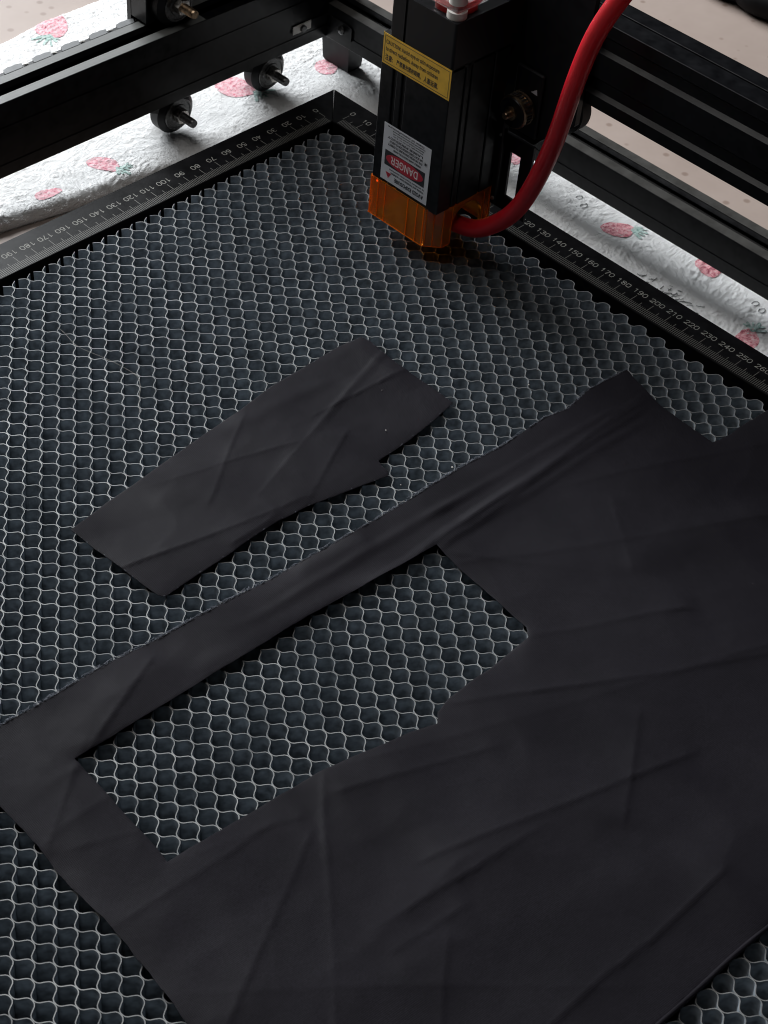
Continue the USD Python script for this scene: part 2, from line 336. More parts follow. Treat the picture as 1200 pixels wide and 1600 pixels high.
for px, lp, size, m, sq in (((80, 45), (75, 68), 11.5, 'pink', .78), ((374, 138), (412, 148), 13, 'pink', .74), ((166, 259), (185, 264), 9.0, 'pink', .60),
                       ((72, 305), (60, 309), 7.2, 'pink', .5), ((512, 103), (520, 90), 9.0, 'pink', .7), ((970, 360), (997, 362), 8.6, 'red', .74),
                       ((1108, 421), None, 7.5, 'red', .8), ((1168, 530), (1178, 512), 9.0, 'red', .62), ((806, 246), None, 7, 'pink', .7)):
    c0 = on_cloth(px); an = ang_to(on_cloth(lp), c0) if lp else rng.uniform(0, 360)
    strawberry(c0[0], c0[1], size, an, m, lp is not None and size != 7.2, sq)
# small printed curls
cur = []
for px, r in (((905, 310), 2.0), ((912, 323), 2.2), ((1180, 476), 2.2), ((1190, 487), 2.0)):
    c0 = on_cloth(px); t = np.linspace(.4, 5.6, 18)
    cur.append(drape(LineString(np.c_[c0[0] + r * np.cos(t), c0[1] + .7 * r * np.sin(t)]).buffer(.28), .25, .5))
obj('curl_print', cat(*cur), 'line', cloth, True)
gr = []
for i in range(34):                                   # grey printed brush strokes beside the ruler
    px = np.array([1040, 462]) + rng.normal(0, 1, 2) * [26, 9] + [0, 0]; px[1] += (px[0] - 1040) * .55
    c0 = on_cloth(px); a = rng.normal(2.2, .5); l = rng.uniform(1.5, 4)
    gr.append(drape(LineString([c0, c0 + l * np.array([math.cos(a), math.sin(a)])]).buffer(rng.uniform(.15, .4)), .25, .5))
obj('brush_print', cat(*gr), 'line', cloth, True)

# ------------------------------------------------------------------ honeycomb cutting bed
XE, YE, FW = 440.0, 492.0, 21.7
bed = thing('honeycomb_bed', 'black framed honeycomb cutting bed with engraved millimetre rulers, under the black cloth', 'honeycomb bed')
def mitre_rail(pts, z0, z1, ch=0.6):
    P = Polygon(pts); return cat(prism(P, z1 - z0 - ch, 'z', z0), frust(P, z1 - ch, z1, ch))
def frust(P, z0, z1, ch):
    Q = np.array(P.exterior.coords)[:-1]; S = np.array(P.buffer(-ch, join_style=2).exterior.coords)[:-1]
    return trimesh.convex.convex_hull(np.vstack([np.c_[Q, np.full(len(Q), z0)], np.c_[S, np.full(len(S), z1)]]))
g_ = 0.10
for pts in ([(-FW, -FW), (XE + FW, -FW), (XE, 0), (0, 0)], [(-FW, -FW), (0, 0), (0, YE), (-FW, YE + FW)],
            [(XE + FW, -FW), (XE + FW, YE + FW), (XE, YE), (XE, 0)], [(-FW, YE + FW), (0, YE), (XE, YE), (XE + FW, YE + FW)]):
    obj('frame_rail', mitre_rail(list(Polygon(pts).buffer(-g_, join_style=2).exterior.coords)[:-1], -24, 0, .35), 'frame', bed, False)
obj('base_tray', box(-1, XE + 1, -1, YE + 1, -24.5, -21.5), 'tray', bed, False)
for x in (-10, XE + 10):
    for y in (-10, YE + 10): obj('rubber_foot', lathe([(0, ZD if x > 0 or y > 0 else ZC - 2), (7, ZD if x > 0 or y > 0 else ZC - 2), (8, -24.6), (0, -24.6)], 'z', (x, y, 0), 20), 'rubber', bed)

DIG = {'0': [[(0, 1), (.12, .2), (.5, 0), (.88, .2), (1, 1), (1, 2), (.88, 2.8), (.5, 3), (.12, 2.8), (0, 2), (0, 1)]], '1': [[(.15, 2.4), (.55, 3), (.55, 0)]],
       '2': [[(0, 2.4), (.15, 2.85), (.5, 3), (.88, 2.8), (1, 2.3), (.8, 1.6), (0, 0), (1.05, 0)]], '3': [[(0, 2.7), (.4, 3), (.85, 2.85), (.95, 2.3), (.75, 1.7), (.4, 1.6)], [(.4, 1.6), (.85, 1.4), (1, .8), (.85, .2), (.45, 0), (0, .3)]],
       '4': [[(.75, 0), (.75, 3), (0, .9), (1.05, .9)]], '5': [[(.95, 3), (.12, 3), (.05, 1.7), (.5, 1.9), (.9, 1.6), (1, .9), (.8, .2), (.4, 0), (0, .3)]],
       '6': [[(.9, 2.8), (.5, 3), (.12, 2.5), (0, 1.2), (.1, .3), (.5, 0), (.9, .3), (1, .9), (.85, 1.5), (.5, 1.75), (.1, 1.4), (0, 1.0)]], '7': [[(0, 3), (1, 3), (.35, 0)]],
       '8': [[(.5, 1.6), (.1, 1.9), (.05, 2.5), (.25, 2.9), (.5, 3), (.75, 2.9), (.95, 2.5), (.9, 1.9), (.5, 1.6), (.08, 1.2), (0, .7), (.2, .15), (.5, 0), (.8, .15), (1, .7), (.92, 1.2), (.5, 1.6)]],
       '9': [[(1, 2.0), (.9, 1.6), (.5, 1.25), (.1, 1.6), (0, 2.2), (.15, 2.8), (.5, 3), (.9, 2.7), (1, 1.9), (.9, .6), (.5, 0), (.1, .2)]]}
def number_mesh(s, h, wd, gap, pen, depth):
    out = []; tot = len(s) * wd + (len(s) - 1) * gap
    for i, ch in enumerate(s):
        ls = [LineString([(-tot / 2 + i * (wd + gap) + x * wd, (y / 3 - .5) * h) for x, y in st_]) for st_ in DIG[ch]]
        out.append(union_all([l.buffer(pen, 3) for l in ls]))
    return prism(union_all(out), depth, 'z')
OFF_L, OFF_R, TL, NO = 0.117, 1.624, 9.93, 12.65
ticks_l, ticks_r = [], []
for k in range(0, 331):
    ln = TL if k % 10 == 0 else (7.4 if k % 5 == 0 else 5.4)
    hw = 0.13
    ticks_l.append(box(OFF_L + k - hw, OFF_L + k + hw, -ln, -0.8, 0.01, 0.05) if k > 0 else box(OFF_L + k - hw, OFF_L + k + hw, -ln, -5.5, 0.01, 0.05))
    ticks_r.append(box(-ln, -0.8, OFF_R + k - hw, OFF_R + k + hw, 0.01, 0.05) if k > 0 else box(-ln, -5.5, OFF_R + k - hw, OFF_R + k + hw, 0.01, 0.05))
obj('tick_marks', cat(*ticks_l), 'ticks', bed, False, kind='stuff')
obj('tick_marks', cat(*ticks_r), 'ticks', bed, False, kind='stuff')
for k in range(0, 300, 10):
    n0 = number_mesh(str(k), 2.7, 1.95, 0.75, 0.145, 0.04)
    if k <= 220:
        v = n0.copy(); v.vertices = v.vertices + [OFF_L + k, -NO, 0.01]
        obj('numeral', v, 'engraving', bed, False)
    v = n0.copy(); v.vertices = np.c_[-v.vertices[:, 1] - NO, v.vertices[:, 0] + OFF_R + k, v.vertices[:, 2] + 0.01]
    obj('numeral', v, 'engraving', bed, False)

# the foil strips: each a corrugated ribbon on edge, running along y
PX, PY, TH, ZT, ZB = 4.215, 10.90, 0.29, -1.5, -20.5
j0 = un([(350 + 150 / 4.8, 950 + 500 / 4.8)], ZT)[0]
AMP = (PX - TH - .03) / 2
ys = np.arange(2.6, YE - 2.5, PY / 14)
nk = 0
k0 = int(math.floor((2.6 - (j0[0] - PX / 2)) / PX)); 
for k in range(k0, k0 + 110):
    xc = j0[0] - PX / 2 + k * PX
    if xc < 4.0 or xc > XE - 4: continue
    sgn = 1 if k % 2 == 0 else -1
    th = 2 * np.pi * (ys - j0[1]) / PY
    w = np.tanh(1.55 * np.cos(th)) / math.tanh(1.55)
    X = xc + sgn * AMP * w; Y = ys.copy()
    # hand-stretched: slow drift of the whole mesh
    X = X + 1.5 * fbm2(X, Y, 130, 2, 5); Y = Y + 2.2 * fbm2(X, Y, 150, 2, 6) + .45 * fbm2(X, Y, 22, 2, 8)
    X = X + .45 * fbm2(X, Y, 15, 2, 7) + 1.3 * fbm2(X, Y, 11, 2, 77) * np.clip(fbm2(X, Y, 40, 2, 78) * 5 - .6, 0, 1)
    keep = (X > 1.2)
    t = np.gradient(np.c_[X, Y], axis=0); t /= np.linalg.norm(t, axis=1, keepdims=True); nn = np.c_[-t[:, 1], t[:, 0]] * TH / 2
    zt = ZT + .5 * fbm2(X, Y, 60, 2, 9) + (.05 if k % 2 else 0)
    n = len(X)
    P = np.vstack([np.c_[X + nn[:, 0], Y + nn[:, 1], zt], np.c_[X - nn[:, 0], Y - nn[:, 1], zt], np.c_[X + nn[:, 0], Y + nn[:, 1], 0 * X + ZB], np.c_[X - nn[:, 0], Y - nn[:, 1], 0 * X + ZB]])
    i = np.arange(n - 1)
    def quad(a, b, c, d): return np.vstack([np.c_[a, b, c], np.c_[a, c, d]])
    F = np.vstack([quad(i, i + 1, n + i + 1, n + i)[:, ::-1], quad(i, i + 1, 2 * n + i + 1, 2 * n + i), quad(n + i, n + i + 1, 3 * n + i + 1, 3 * n + i)[:, ::-1],
                   np.array([[0, n, 3 * n], [0, 3 * n, 2 * n], [n - 1, 3 * n - 1, 2 * n - 1], [3 * n - 1, 4 * n - 1, 2 * n - 1]])])
    m = trimesh.Trimesh(P, F, process=False)
    if nk == 0 and np.cross(P[F[0][1]] - P[F[0][0]], P[F[0][2]] - P[F[0][0]])[2] < 0: FL = True
    elif nk == 0: FL = False
    if FL: m.faces = m.faces[:, ::-1]
    # smooth walls, crisp top: split the top faces from the walls
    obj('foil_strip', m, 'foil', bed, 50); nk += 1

# ------------------------------------------------------------------ black fabric
def sheet_mesh(poly, hf, step, thick):
    P = poly.segmentize(step); rings = [np.array(P.exterior.coords)[:-1]] + [np.array(r.coords)[:-1] for r in P.interiors]
    B = np.vstack(rings); x0, y0, x1, y1 = poly.bounds
    X, Y = np.meshgrid(np.arange(x0, x1, step), np.arange(y0, y1, step * .87)); X[::2] += step / 2
    I = np.c_[X.ravel(), Y.ravel()]; I = I[contains_xy(poly.buffer(-step * .45), I[:, 0], I[:, 1])]
    A = np.vstack([B, I]); D = Delaunay(A).simplices; cc = A[D].mean(1); D = D[contains_xy(poly, cc[:, 0], cc[:, 1])]
    e = A[D]; cr = np.cross(e[:, 1] - e[:, 0], e[:, 2] - e[:, 0]); D = D[np.abs(cr) > 1e-7]; cr = cr[np.abs(cr) > 1e-7]; D[cr < 0] = D[cr < 0][:, ::-1]
    z = hf(A[:, 0], A[:, 1], sh_distance(sh_points(A), poly.boundary)); n = len(A)
    V = np.vstack([np.c_[A, z], np.c_[A, z - thick]]); F = [D, D[:, ::-1] + n]; s = 0
    for r in rings:
        j = np.arange(len(r)); j2 = (j + 1) % len(r); F += [np.c_[s + j, s + j2, n + s + j2], np.c_[s + j, n + s + j2, n + s + j]]; s += len(r)
    return trimesh.Trimesh(V, np.vstack(F), process=False)
ZF = -0.7
def px_poly(pts): return [tuple(p[:2]) for p in un(pts, ZF)]
def seg_d(x, y, a, b):
    a, b = np.array(a), np.array(b); ab = b - a; L = np.linalg.norm(ab); u = ab / L
    s = (x - a[0]) * u[0] + (y - a[1]) * u[1]; d = (x - a[0]) * -u[1] + (y - a[1]) * u[0]
    out = np.clip(np.maximum(-s, s - L) / (0.12 * L + 3), 0, 1)
    return d, 1 - out ** 2 * (3 - 2 * out)
def creases(x, y, L):
    """L: (px a, px b, height mm, half width mm, kind). kind r = ridge, s = step (a tent on one side)"""
    z = 0 * x
    for a, b, h, w, kd in L:
        pa, pb = un([a, b], ZF)[:, :2]; d, g = seg_d(x, y, pa, pb)
        d = d + 5.0 * fbm2(x, y, 55, 2, int(a[0]) % 97); h = h * (.15 + 1.1 * meshkit.noise(np.stack([x / 40, y / 40, 0 * x + a[1] * .013], -1), 5)) * .95; w = w * 1.1
        if kd == 'r': z = z + h * g * np.maximum(0, 1 - np.abs(d) / (w * 1.4))
        elif kd == 'g': z = z + h * g * np.exp(-(d / w) ** 2)
        else: z = z + h * g * (.75 * np.maximum(0, 1 - np.abs(d) / (w * 3.5)) + .22 * np.exp(-np.abs(d) / .9) + np.where(d > 0, .25 * np.exp(-d / (w * 1.5)), 0))
    return z
def crumple(x, y, L, seed):
    wx, wy = x + L * .5 * fbm2(x, y, L * 1.3, 2, seed + 3), y + L * .5 * fbm2(x, y, L * 1.3, 2, seed + 4)
    return 1 - np.abs(2 * meshkit.noise(np.stack([wx / L, wy / L, 0 * x + seed * .61], -1), seed) - 1)
main_px = [(-60, 1166), (0, 1137), (60, 1103), (150, 1050), (250, 1000), (340, 951), (430, 905), (500, 866), (576, 822), (652, 777), (733, 726), (780, 702), (850, 656), (885, 643),
           (920, 612), (978, 582), (1002, 608), (1028, 637), (1070, 667), (1113, 696), (1140, 682), (1180, 656), (1205, 640), (1330, 560), (1460, 660), (1420, 1280), (1300, 1365), (1198, 1451),
           (1147, 1493), (1100, 1537), (1030, 1600), (900, 1720), (380, 1720), (290, 1603), (250, 1546), (196, 1479), (154, 1431), (110, 1390), (79, 1352), (37, 1300), (0, 1262), (-60, 1215)]
hole_px = [(681, 857), (716, 891), (770, 938), (821, 984), (825, 1000), (760, 1052), (698, 1098), (683, 1118), (684, 1135), (640, 1148), (596, 1168), (545, 1190), (497, 1213), (425, 1254), (340, 1305), (262, 1352), (245, 1330), (200, 1282), (150, 1226), (116, 1190), (180, 1152), (262, 1101), (330, 1058), (400, 1018), (480, 968), (560, 925), (640, 880)]
def rough_edge(pts, amp, seed):
    P = Polygon(px_poly(pts)).segmentize(1.2); A = np.array(P.exterior.coords)[:-1]
    n1 = fbm2(A[:, 0], A[:, 1], 6, 3, seed); n2 = fbm2(A[:, 0] + 50, A[:, 1], 6, 3, seed + 1)
    return Polygon(A + amp * np.c_[n1, n2]).buffer(0)
main_poly = rough_edge(main_px, 1.7, 21).difference(rough_edge(hole_px, 0.7, 23))
if main_poly.geom_type != 'Polygon': main_poly = max(main_poly.geoms, key=lambda g: g.area)
MAINC = [((120, 1290), (985, 640), 0.9, 3.0, 's'), ((160, 1180), (960, 690), 0.5, 2.0, 'r'), ((600, 905), (978, 648), 1.5, 2.2, 'r'), ((690, 800), (940, 655), .9, 1.8, 'r'), ((420, 960), (690, 800), .7, 2.2, 'r'), ((690, 860), (985, 655), .5, 1.2, 'r'), ((330, 1040), (600, 905), 1.2, 4.0, 'g'),
         ((150, 1165), (235, 1045), 1.6, 5.0, 's'), ((80, 1330), (130, 1180), 1.3, 6.0, 's'), ((470, 890), (560, 850), 1.2, 5.0, 'g'), ((680, 870), (900, 895), 1.0, 4.0, 's'),
         ((700, 890), (1180, 820), .9, 5.0, 's'), ((820, 1000), (1060, 960), 1.6, 6.0, 's'), ((830, 1010), (1200, 1180), 1.0, 9.0, 'g'), ((500, 1215), (520, 1600), 1.5, 5.0, 's'),
         ((690, 1340), (1060, 1190), 1.3, 7.0, 's'), ((600, 1450), (830, 1310), 1.2, 6.0, 's'), ((500, 1215), (1195, 1020), .8, 4.0, 's'), ((620, 1490), (720, 1430), .8, 3.0, 's'), ((330, 1560), (960, 1545), .5, 3.0, 's'), ((280, 1350), (460, 1290), 1.0, 6.0, 's'), ((560, 1560), (1000, 1370), 1.2, 10.0, 'g'),
         ((700, 1110), (1200, 1030), 1.5, 8.0, 's'), ((980, 1280), (1000, 1130), 1.2, 5.0, 's'), ((130, 1330), (420, 1250), 1.0, 5.0, 's'), ((200, 1450), (420, 1300), 1.4, 7.0, 's'),
         ((690, 1600), (700, 1480), 1.0, 5.0, 's'), ((900, 760), (1190, 700), 1.0, 7.0, 's'), ((1000, 880), (1200, 800), 1.2, 8.0, 'g'), ((360, 1600), (480, 1330), 1.2, 7., 's'),
         ((870, 1600), (1120, 1380), 1.4, 8., 's'), ((540, 1240), (760, 1180), 1.2, 6., 's'), ((960, 790), (985, 890), .8, 4., 's')]
def main_h(x, y, d):
    z = creases(x, y, MAINC) + 1.9 * fbm2(x, y, 70, 3, 12) + 1.5 * crumple(x, y, 62, 71) + .65 * crumple(x, y, 26, 72) * meshkit.noise(np.stack([x / 60, y / 60, 0 * x], -1), 73) * 1.6 + .16 * fbm2(x, y, 7, 3, 14)
    ed = np.exp(-d / 5)
    z = z * (1 - .5 * ed) + ed * (.5 + 2.2 * np.clip(fbm2(x, y, 24, 2, 15), -.1, 1))
    return ZF + np.maximum(z, -.35) + .35
fab = thing('black_fabric', 'large creased black fabric sheet with a rectangular hole cut out, covering the honeycomb bed', 'fabric', (260, 300, ZF))
obj('sheet', sheet_mesh(main_poly, main_h, 1.25, 0.22), 'fabric', fab, True)
# hem folded along the far lower edge
hp = un([(1330, 1335), (1198, 1450), (1147, 1493), (1100, 1537), (1030, 1600), (960, 1665)], ZF + 1.2)
obj('hem', tube(spline(hp + [0, 0, .2], 60), 0.9, 10), 'fabric', fab, True)
# frayed threads along the torn top edge
fr = []
tl = LineString(px_poly(main_px[1:16]))
L_ = tl.length; 
for i in range(620):
    s = rng.uniform(0, L_); p = np.array(tl.interpolate(s).coords[0]); q_ = np.array(tl.interpolate(min(L_, s + 1)).coords[0]); u = (q_ - p) / (np.linalg.norm(q_ - p) + 1e-9)
    out = np.array([u[1], -u[0]]); out = out if out @ (np.array([0.0, 0.0]) - np.array([200.0, 250.0])) > 0 else -out
    dens = meshkit.noise(np.array([[s / 18, .5, .5]]), 3)[0]
    if dens < .30: continue
    z0 = main_h(np.array([p[0]]), np.array([p[1]]), np.array([0.1]))[0]
    l = rng.uniform(.5, 2.2) * dens * 1.3; p0 = p - out * .5
    p1 = p0 + out * l * .6 + u * rng.normal(0, .7); p2 = p0 + out * l + u * rng.normal(0, 1.3)
    fr.append(tube([(*p0, z0 + .1), (*p1, z0 + rng.uniform(.1, .7)), (*p2, z0 + rng.uniform(-.5, .5))], .085, 4))
obj('frayed_edge', cat(*fr), 'fibre', fab, True, kind='stuff')

piece_px = [(111, 831), (168, 788), (225, 748), (300, 694), (371, 646), (420, 609), (479, 573), (522, 547), (563, 528), (577, 534), (597, 552), (640, 585), (690, 618), (707, 632), (680, 658), (640, 690), (591, 723), (597, 731), (606, 738), (606, 746), (560, 763), (479, 795), (425, 823), (340, 880), (257, 935), (246, 932), (225, 918), (190, 892), (150, 862)]
piece_poly = rough_edge(piece_px, 0.6, 31)
PC = [((590, 560), (420, 760), 1.3, 5.0, 's'), ((600, 555), (500, 670), .9, 1.8, 'r'), ((500, 650), (640, 580), 1.1, 3.0, 's'), ((190, 895), (460, 790), 1.8, 5.0, 's'), ((370, 850), (430, 810), 1.2, 3.0, 's'),
      ((330, 780), (380, 660), 1.1, 5.0, 's'), ((480, 790), (540, 690), 1.3, 5.0, 's'), ((350, 680), (500, 610), .9, 4.0, 'g'), ((250, 760), (450, 700), .8, 6.0, 's')]
def piece_h(x, y, d):
    z = creases(x, y, PC) + 0.8 * fbm2(x, y, 45, 3, 42) + .7 * crumple(x, y, 44, 75) + .42 * crumple(x, y, 18, 76) + .14 * fbm2(x, y, 7, 3, 44)
    ed = np.exp(-d / 4); z = z * (1 - .5 * ed) + ed * (.1 + .9 * np.clip(fbm2(x, y, 22, 2, 45), -.1, 1))
    return ZF + np.maximum(z, -.3) + .4
cut = thing('fabric_cutout', 'smaller loose piece of black fabric cut from the sheet, lying alone on the honeycomb', 'fabric', (190, 165, ZF))
obj('sheet', sheet_mesh(piece_poly, piece_h, 1.0, 0.22), 'fabric', cut, True)
fr = []
A = np.array(piece_poly.exterior.segmentize(1).coords)
for i in range(90):
    k = rng.integers(1, len(A) - 1); p = A[k]; u = A[k + 1] - A[k - 1]; u /= np.linalg.norm(u); o = np.array([u[1], -u[0]])
    z0 = piece_h(np.array([p[0]]), np.array([p[1]]), np.array([.1]))[0]; l = rng.uniform(.3, 1.0)
    fr.append(tube([(*p, z0 - .1), (*(p + o * l * .6 + u * rng.normal(0, .4)), z0 + .1), (*(p + o * l + u * rng.normal(0, .7)), z0 - .2)], .07, 4))
obj('frayed_edge', cat(*fr), 'fibre', cut, True, kind='stuff')
# loose thread on the mesh, white specks
th_px = [(90, 512), (104, 524), (120, 540), (140, 550), (160, 558), (180, 567), (200, 578), (214, 588), (219, 602), (218, 620), (219, 645)]
obj('loose_thread', tube(spline(un(th_px, -0.9), 70), .075, 6), 'thread', None, True, label='thin pale loose thread lying on the bare honeycomb near the left side', category='thread')
sp = []
for px in ((597, 610), (797, 556), (793, 560), (803, 558), (1040, 775), (1176, 912), (793, 780), (830, 500)) + tuple((rng.uniform(520, 860), rng.uniform(560, 800)) for _ in range(6)):
    p = un([px], 1.2 if px[1] > 600 else -.8)[0]; s = trimesh.creation.icosphere(1, rng.uniform(.12, .38)); s.vertices = s.vertices * rng.uniform(.6, 1.5, 3) + p; sp.append(s)
obj('lint_specks', cat(*sp), 'lint', None, True, label='tiny pale lint specks scattered over fabric and honeycomb', category='lint', kind='stuff')

# ------------------------------------------------------------------ engraver frame
eng = thing('engraver_frame', 'black aluminium extrusion frame of the laser engraver standing round the honeycomb bed', 'machine frame', (-76, -84, ZC))
def slot20(w, h, sides):
    """2020 / 2040 cross-section: rectangle w x h with T-slots on the given sides"""
    P = sbox(-w / 2, -h / 2, w / 2, h / 2)
    T = Polygon([(-4.1, .1), (4.1, .1), (4.1, -.3), (2.6, -1.9), (2.6, -2.4), (5.2, -2.4), (5.2, -3.6), (2.8, -5.6), (-2.8, -5.6), (-5.2, -3.6), (-5.2, -2.4), (-2.6, -2.4), (-2.6, -1.9), (-4.1, -.3)])
    for s, o in sides:
        if s == 't': t = affinity.translate(T, o, h / 2)
        elif s == 'b': t = affinity.translate(affinity.rotate(T, 180, origin=(0, 0)), o, -h / 2)
        elif s == 'r': t = affinity.translate(affinity.rotate(T, -90, origin=(0, 0)), w / 2, o)
        else: t = affinity.translate(affinity.rotate(T, 90, origin=(0, 0)), -w / 2, o)
        P = P.difference(t)
    return P.buffer(-.35).buffer(.35, 3)
def flank(P, w, zs):
    for z in zs: P = P.difference(sbox(w / 2 - .35, z - 3.1, w / 2 + 1, z + 3.1)).difference(sbox(-w / 2 - 1, z - 3.1, -w / 2 + .35, z + 3.1))
    return P
sec40 = flank(slot20(20, 40, [('t', 0), ('b', 0)]), 20, (10, -10))
sec20 = flank(slot20(20, 20, [('t', 0), ('b', 0)]), 20, (0,))
secb = sbox(-10, -20, 10, 20).difference(sbox(-1.2, 19.2, -.4, 21)).buffer(-.35).buffer(.35)
for z in (10, -10):
    for sx in (-1, 1): secb = secb.difference(Polygon([(sx * 10.2, z + 4.4), (sx * 10.2, z - 4.4), (sx * 8.2, z - 2.6), (sx * 8.2, z + 2.6)]))
# left rail along x: section (y, z)
obj('side_rail', prism(affinity.translate(sec40, -84.0, 10.5), 620, 'x', -86), 'anodised', eng)
# back rail along y: section (x, z)
obj('back_rail', prism(affinity.translate(sec20, -76.0, 0.5), 560, 'y', -73.9), 'anodised', eng)
for y0, y1 in ((-80.0, -74.3), (-93.7, -88.2)): obj('rail_lip', box(-60 if y0 < -85 else 20, 534, y0, y1, 30.4, 30.65, .1), 'lip2', eng)  # thin strips carrying the painted light of the slot lips
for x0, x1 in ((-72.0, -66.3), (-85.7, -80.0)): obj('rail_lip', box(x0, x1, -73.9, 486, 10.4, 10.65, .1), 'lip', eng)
# moulded foot under the corner
ft = trimesh.convex.convex_hull(np.array([(x, y, z) for z, i in ((-9.6, 0), (ZC + 2.2, 1.4), (ZC + .1, 2.4)) for x, y in ((-76.8 - i, -89.0 + i), (-76.8 - i, -66 - i), (-90.2 + i, -66 - i), (-90.2 + i, -89.0 + i))]))
obj('foot', ft, 'rubber', eng, 25)
# corner brackets and screws in the inner corner
obj('corner_bracket', cat(prism(Polygon([(-66, 5), (-46, 5), (-46, 0.2), (-66, .2)]).buffer(-.5).buffer(.5), .5, 'y', -73.8), prism(Polygon([(-70, -4), (-54, -4), (-54, 4), (-60, 5), (-70, 5)]).buffer(-.4).buffer(.4), .5, 'x', -65.8)), 'plastic', eng)
br = obj('corner_bracket', box(-53.5, -40.2, -73.6, -72.9, .3, 5.4, .3), 'nylon', eng)
sc = lathe([(0, 0), (1.1, 0), (1.1, .6), (2.3, 1.0), (2.3, 1.8), (1.6, 2.2), (0, 2.2)], 'x', (-65.3, -60.5, .8), 24)
obj('screw', sc, 'darksteel', eng)
obj('screw', lathe([(0, 0), (2.0, 0), (1.8, 1.4), (0, 1.6)], 'y', (-47, -72.8, 2.6), 20), 'darksteel', eng)
obj('slot_nut', cat(box(-65.8, -65.3, -78.2, -75.6, -2, 4), ), 'slotgrey', eng)

# notched strip (cable track) along the outer top edge of the side rail
strip = thing('notched_strip', 'grey notched metal strip running along the outer edge of the left rail', 'rack strip', (100, -97, 20))
per = 17.2; x = -60.0; x0s = 49.5
k = 0
obj('strip_base', box(-60, 500, -98.1, -94.05, 15, 29.2, .3), 'plastic', strip)
for k in range(-6, 26):
    xs = x0s + 10 + k * per
    tooth = Polygon([(xs + 8.2, -94.1), (xs + 18.6, -94.1), (xs + 17.0, -97.6), (xs + 14.0, -98.5), (xs + 11.8, -98.1), (xs + 9.4, -98.3), (xs + 6.2, -97.4)])
    obj('tooth', prism(tooth.buffer(-.3).buffer(.3), 1.4, 'z', 29.25), 'slotgrey', strip)
    obj('tab', trimesh.convex.convex_hull(np.array([(xs + 2.6, -96.5, 29.3), (xs + 5.6, -96.6, 29.3), (xs + 2.8, -97.1, 29.3), (xs + 5.4, -97.0, 30.0), (xs + 5.4, -96.7, 30.0)])), 'nylon', strip, False)

# ------------------------------------------------------------------ moving gantry
gan = thing('gantry', 'black gantry beam with grooved wheels riding on the left rail', 'gantry', (0, -84, 20))
obj('beam', prism(affinity.translate(secb, -10.0, 105.8), 640, 'y', -90), 'anodised', gan)
def wheel(cx, cz, m='rubber'):
    w = lathe([(4, -5.5), (9.2, -5.5), (9.6, -5.2), (12, -2.9), (12, 2.9), (9.6, 5.2), (9.2, 5.5), (4, 5.5), (4, -5.5)], 'y', (cx, -84, cz), 48)
    wp = obj('wheel', w, 'rubber', gan)
    obj('bearing', cat(lathe([(3.2, 0), (8.6, 0), (8.9, .35), (8.6, .7), (7.8, .7), (7.6, .35), (5.6, .35), (5.3, .8), (3.2, .8)], 'y', (cx, -78.6, cz), 40)), 'darksteel', wp)
    hexa = Polygon([(4.1 * math.cos(a), 4.1 * math.sin(a)) for a in np.arange(6) * math.pi / 3 + .3])
    obj('nut', prism(affinity.translate(hexa, cx, cz).buffer(-.3).buffer(.3), 3.6, 'y', -77.7), 'steel', wp)
    thr = [(0, 0), (2.4, 0)] + [(2.4 if i % 2 else 2.15, .3 + i * .35) for i in range(24)] + [(2.1, 9.3), (0, 9.3)]
    obj('bolt', lathe(thr, 'y', (cx, -75.0, cz), 20), 'darksteel' if m == 'rubber' else 'brass', wp)
wheel(35.5, -20.8); wheel(-29.8, -20.8); wheel(34.5, 41.8, 'b')
pl = prism(union_all([sbox(-42, 4, 49, 130), sbox(29, -27, 42, 10), sbox(-36, -27, -23, 10)]).buffer(-3).buffer(3), 3, 'y', -101.5)
obj('end_plate', pl, 'anodised', gan)
obj('end_block', box(30, 49, -98.5, -86, 32, 75, .5), 'anodised', gan)
for cx in (35.5, -29.8):
    obj('wheel_bracket', trimesh.convex.convex_hull(np.array([(cx + a_, b_, c_) for a_, c_ in ((8, -9.7), (22, -9.7), (20, -13.5), (9, -19)) for b_ in (-95, -81)])), 'slotgrey' if cx > 0 else 'plastic', gan, False)
for cx, cz in ((35.5, -20.8), (-29.8, -20.8), (34.5, 41.8)):
    obj('spacer', lathe([(0, -98.4), (4.2, -98.4), (4.2, -89.6), (0, -89.6)], 'y', (cx, 0, cz), 24), 'slotgrey', gan)

# ------------------------------------------------------------------ laser module with its carriage
YL0, YL1, XL0, XL1 = 76.0, 116.9, 12.0, 49.7
las = thing('laser_module', 'black laser module with yellow and white warning stickers and orange shield', 'laser module', (30, 96, 9))
bp = sbox(XL0, YL0, XL1, YL1)
for yy in (83.5, 89.0): bp = bp.difference(sbox(XL1 - .9, yy, XL1 + 1, yy + 2.2))
for xx, ww, dp in ((40.6, 1.0, .7), (36.6, 1.0, .7), (22.0, 1.0, .8)): bp = bp.difference(sbox(xx - ww / 2, YL1 - dp, xx + ww / 2, YL1 + 1))
bp = bp.buffer(-.5).buffer(.5)
obj('heat_sink', prism(bp, 73.0, 'z', 30.0), 'anodised', las)
obj('housing_band', box(XL0 + 1, XL1 + .15, YL0 + .2, YL1 + .15, 58.5, 61.0, .3).slice_plane([0, 0, 0], [0, 0, 1]) if False else box(XL0 + .6, XL1 - 1.0, YL0 + 1.0, YL1 - 1.8, 28.6, 30.1, .2), 'plastic', las)
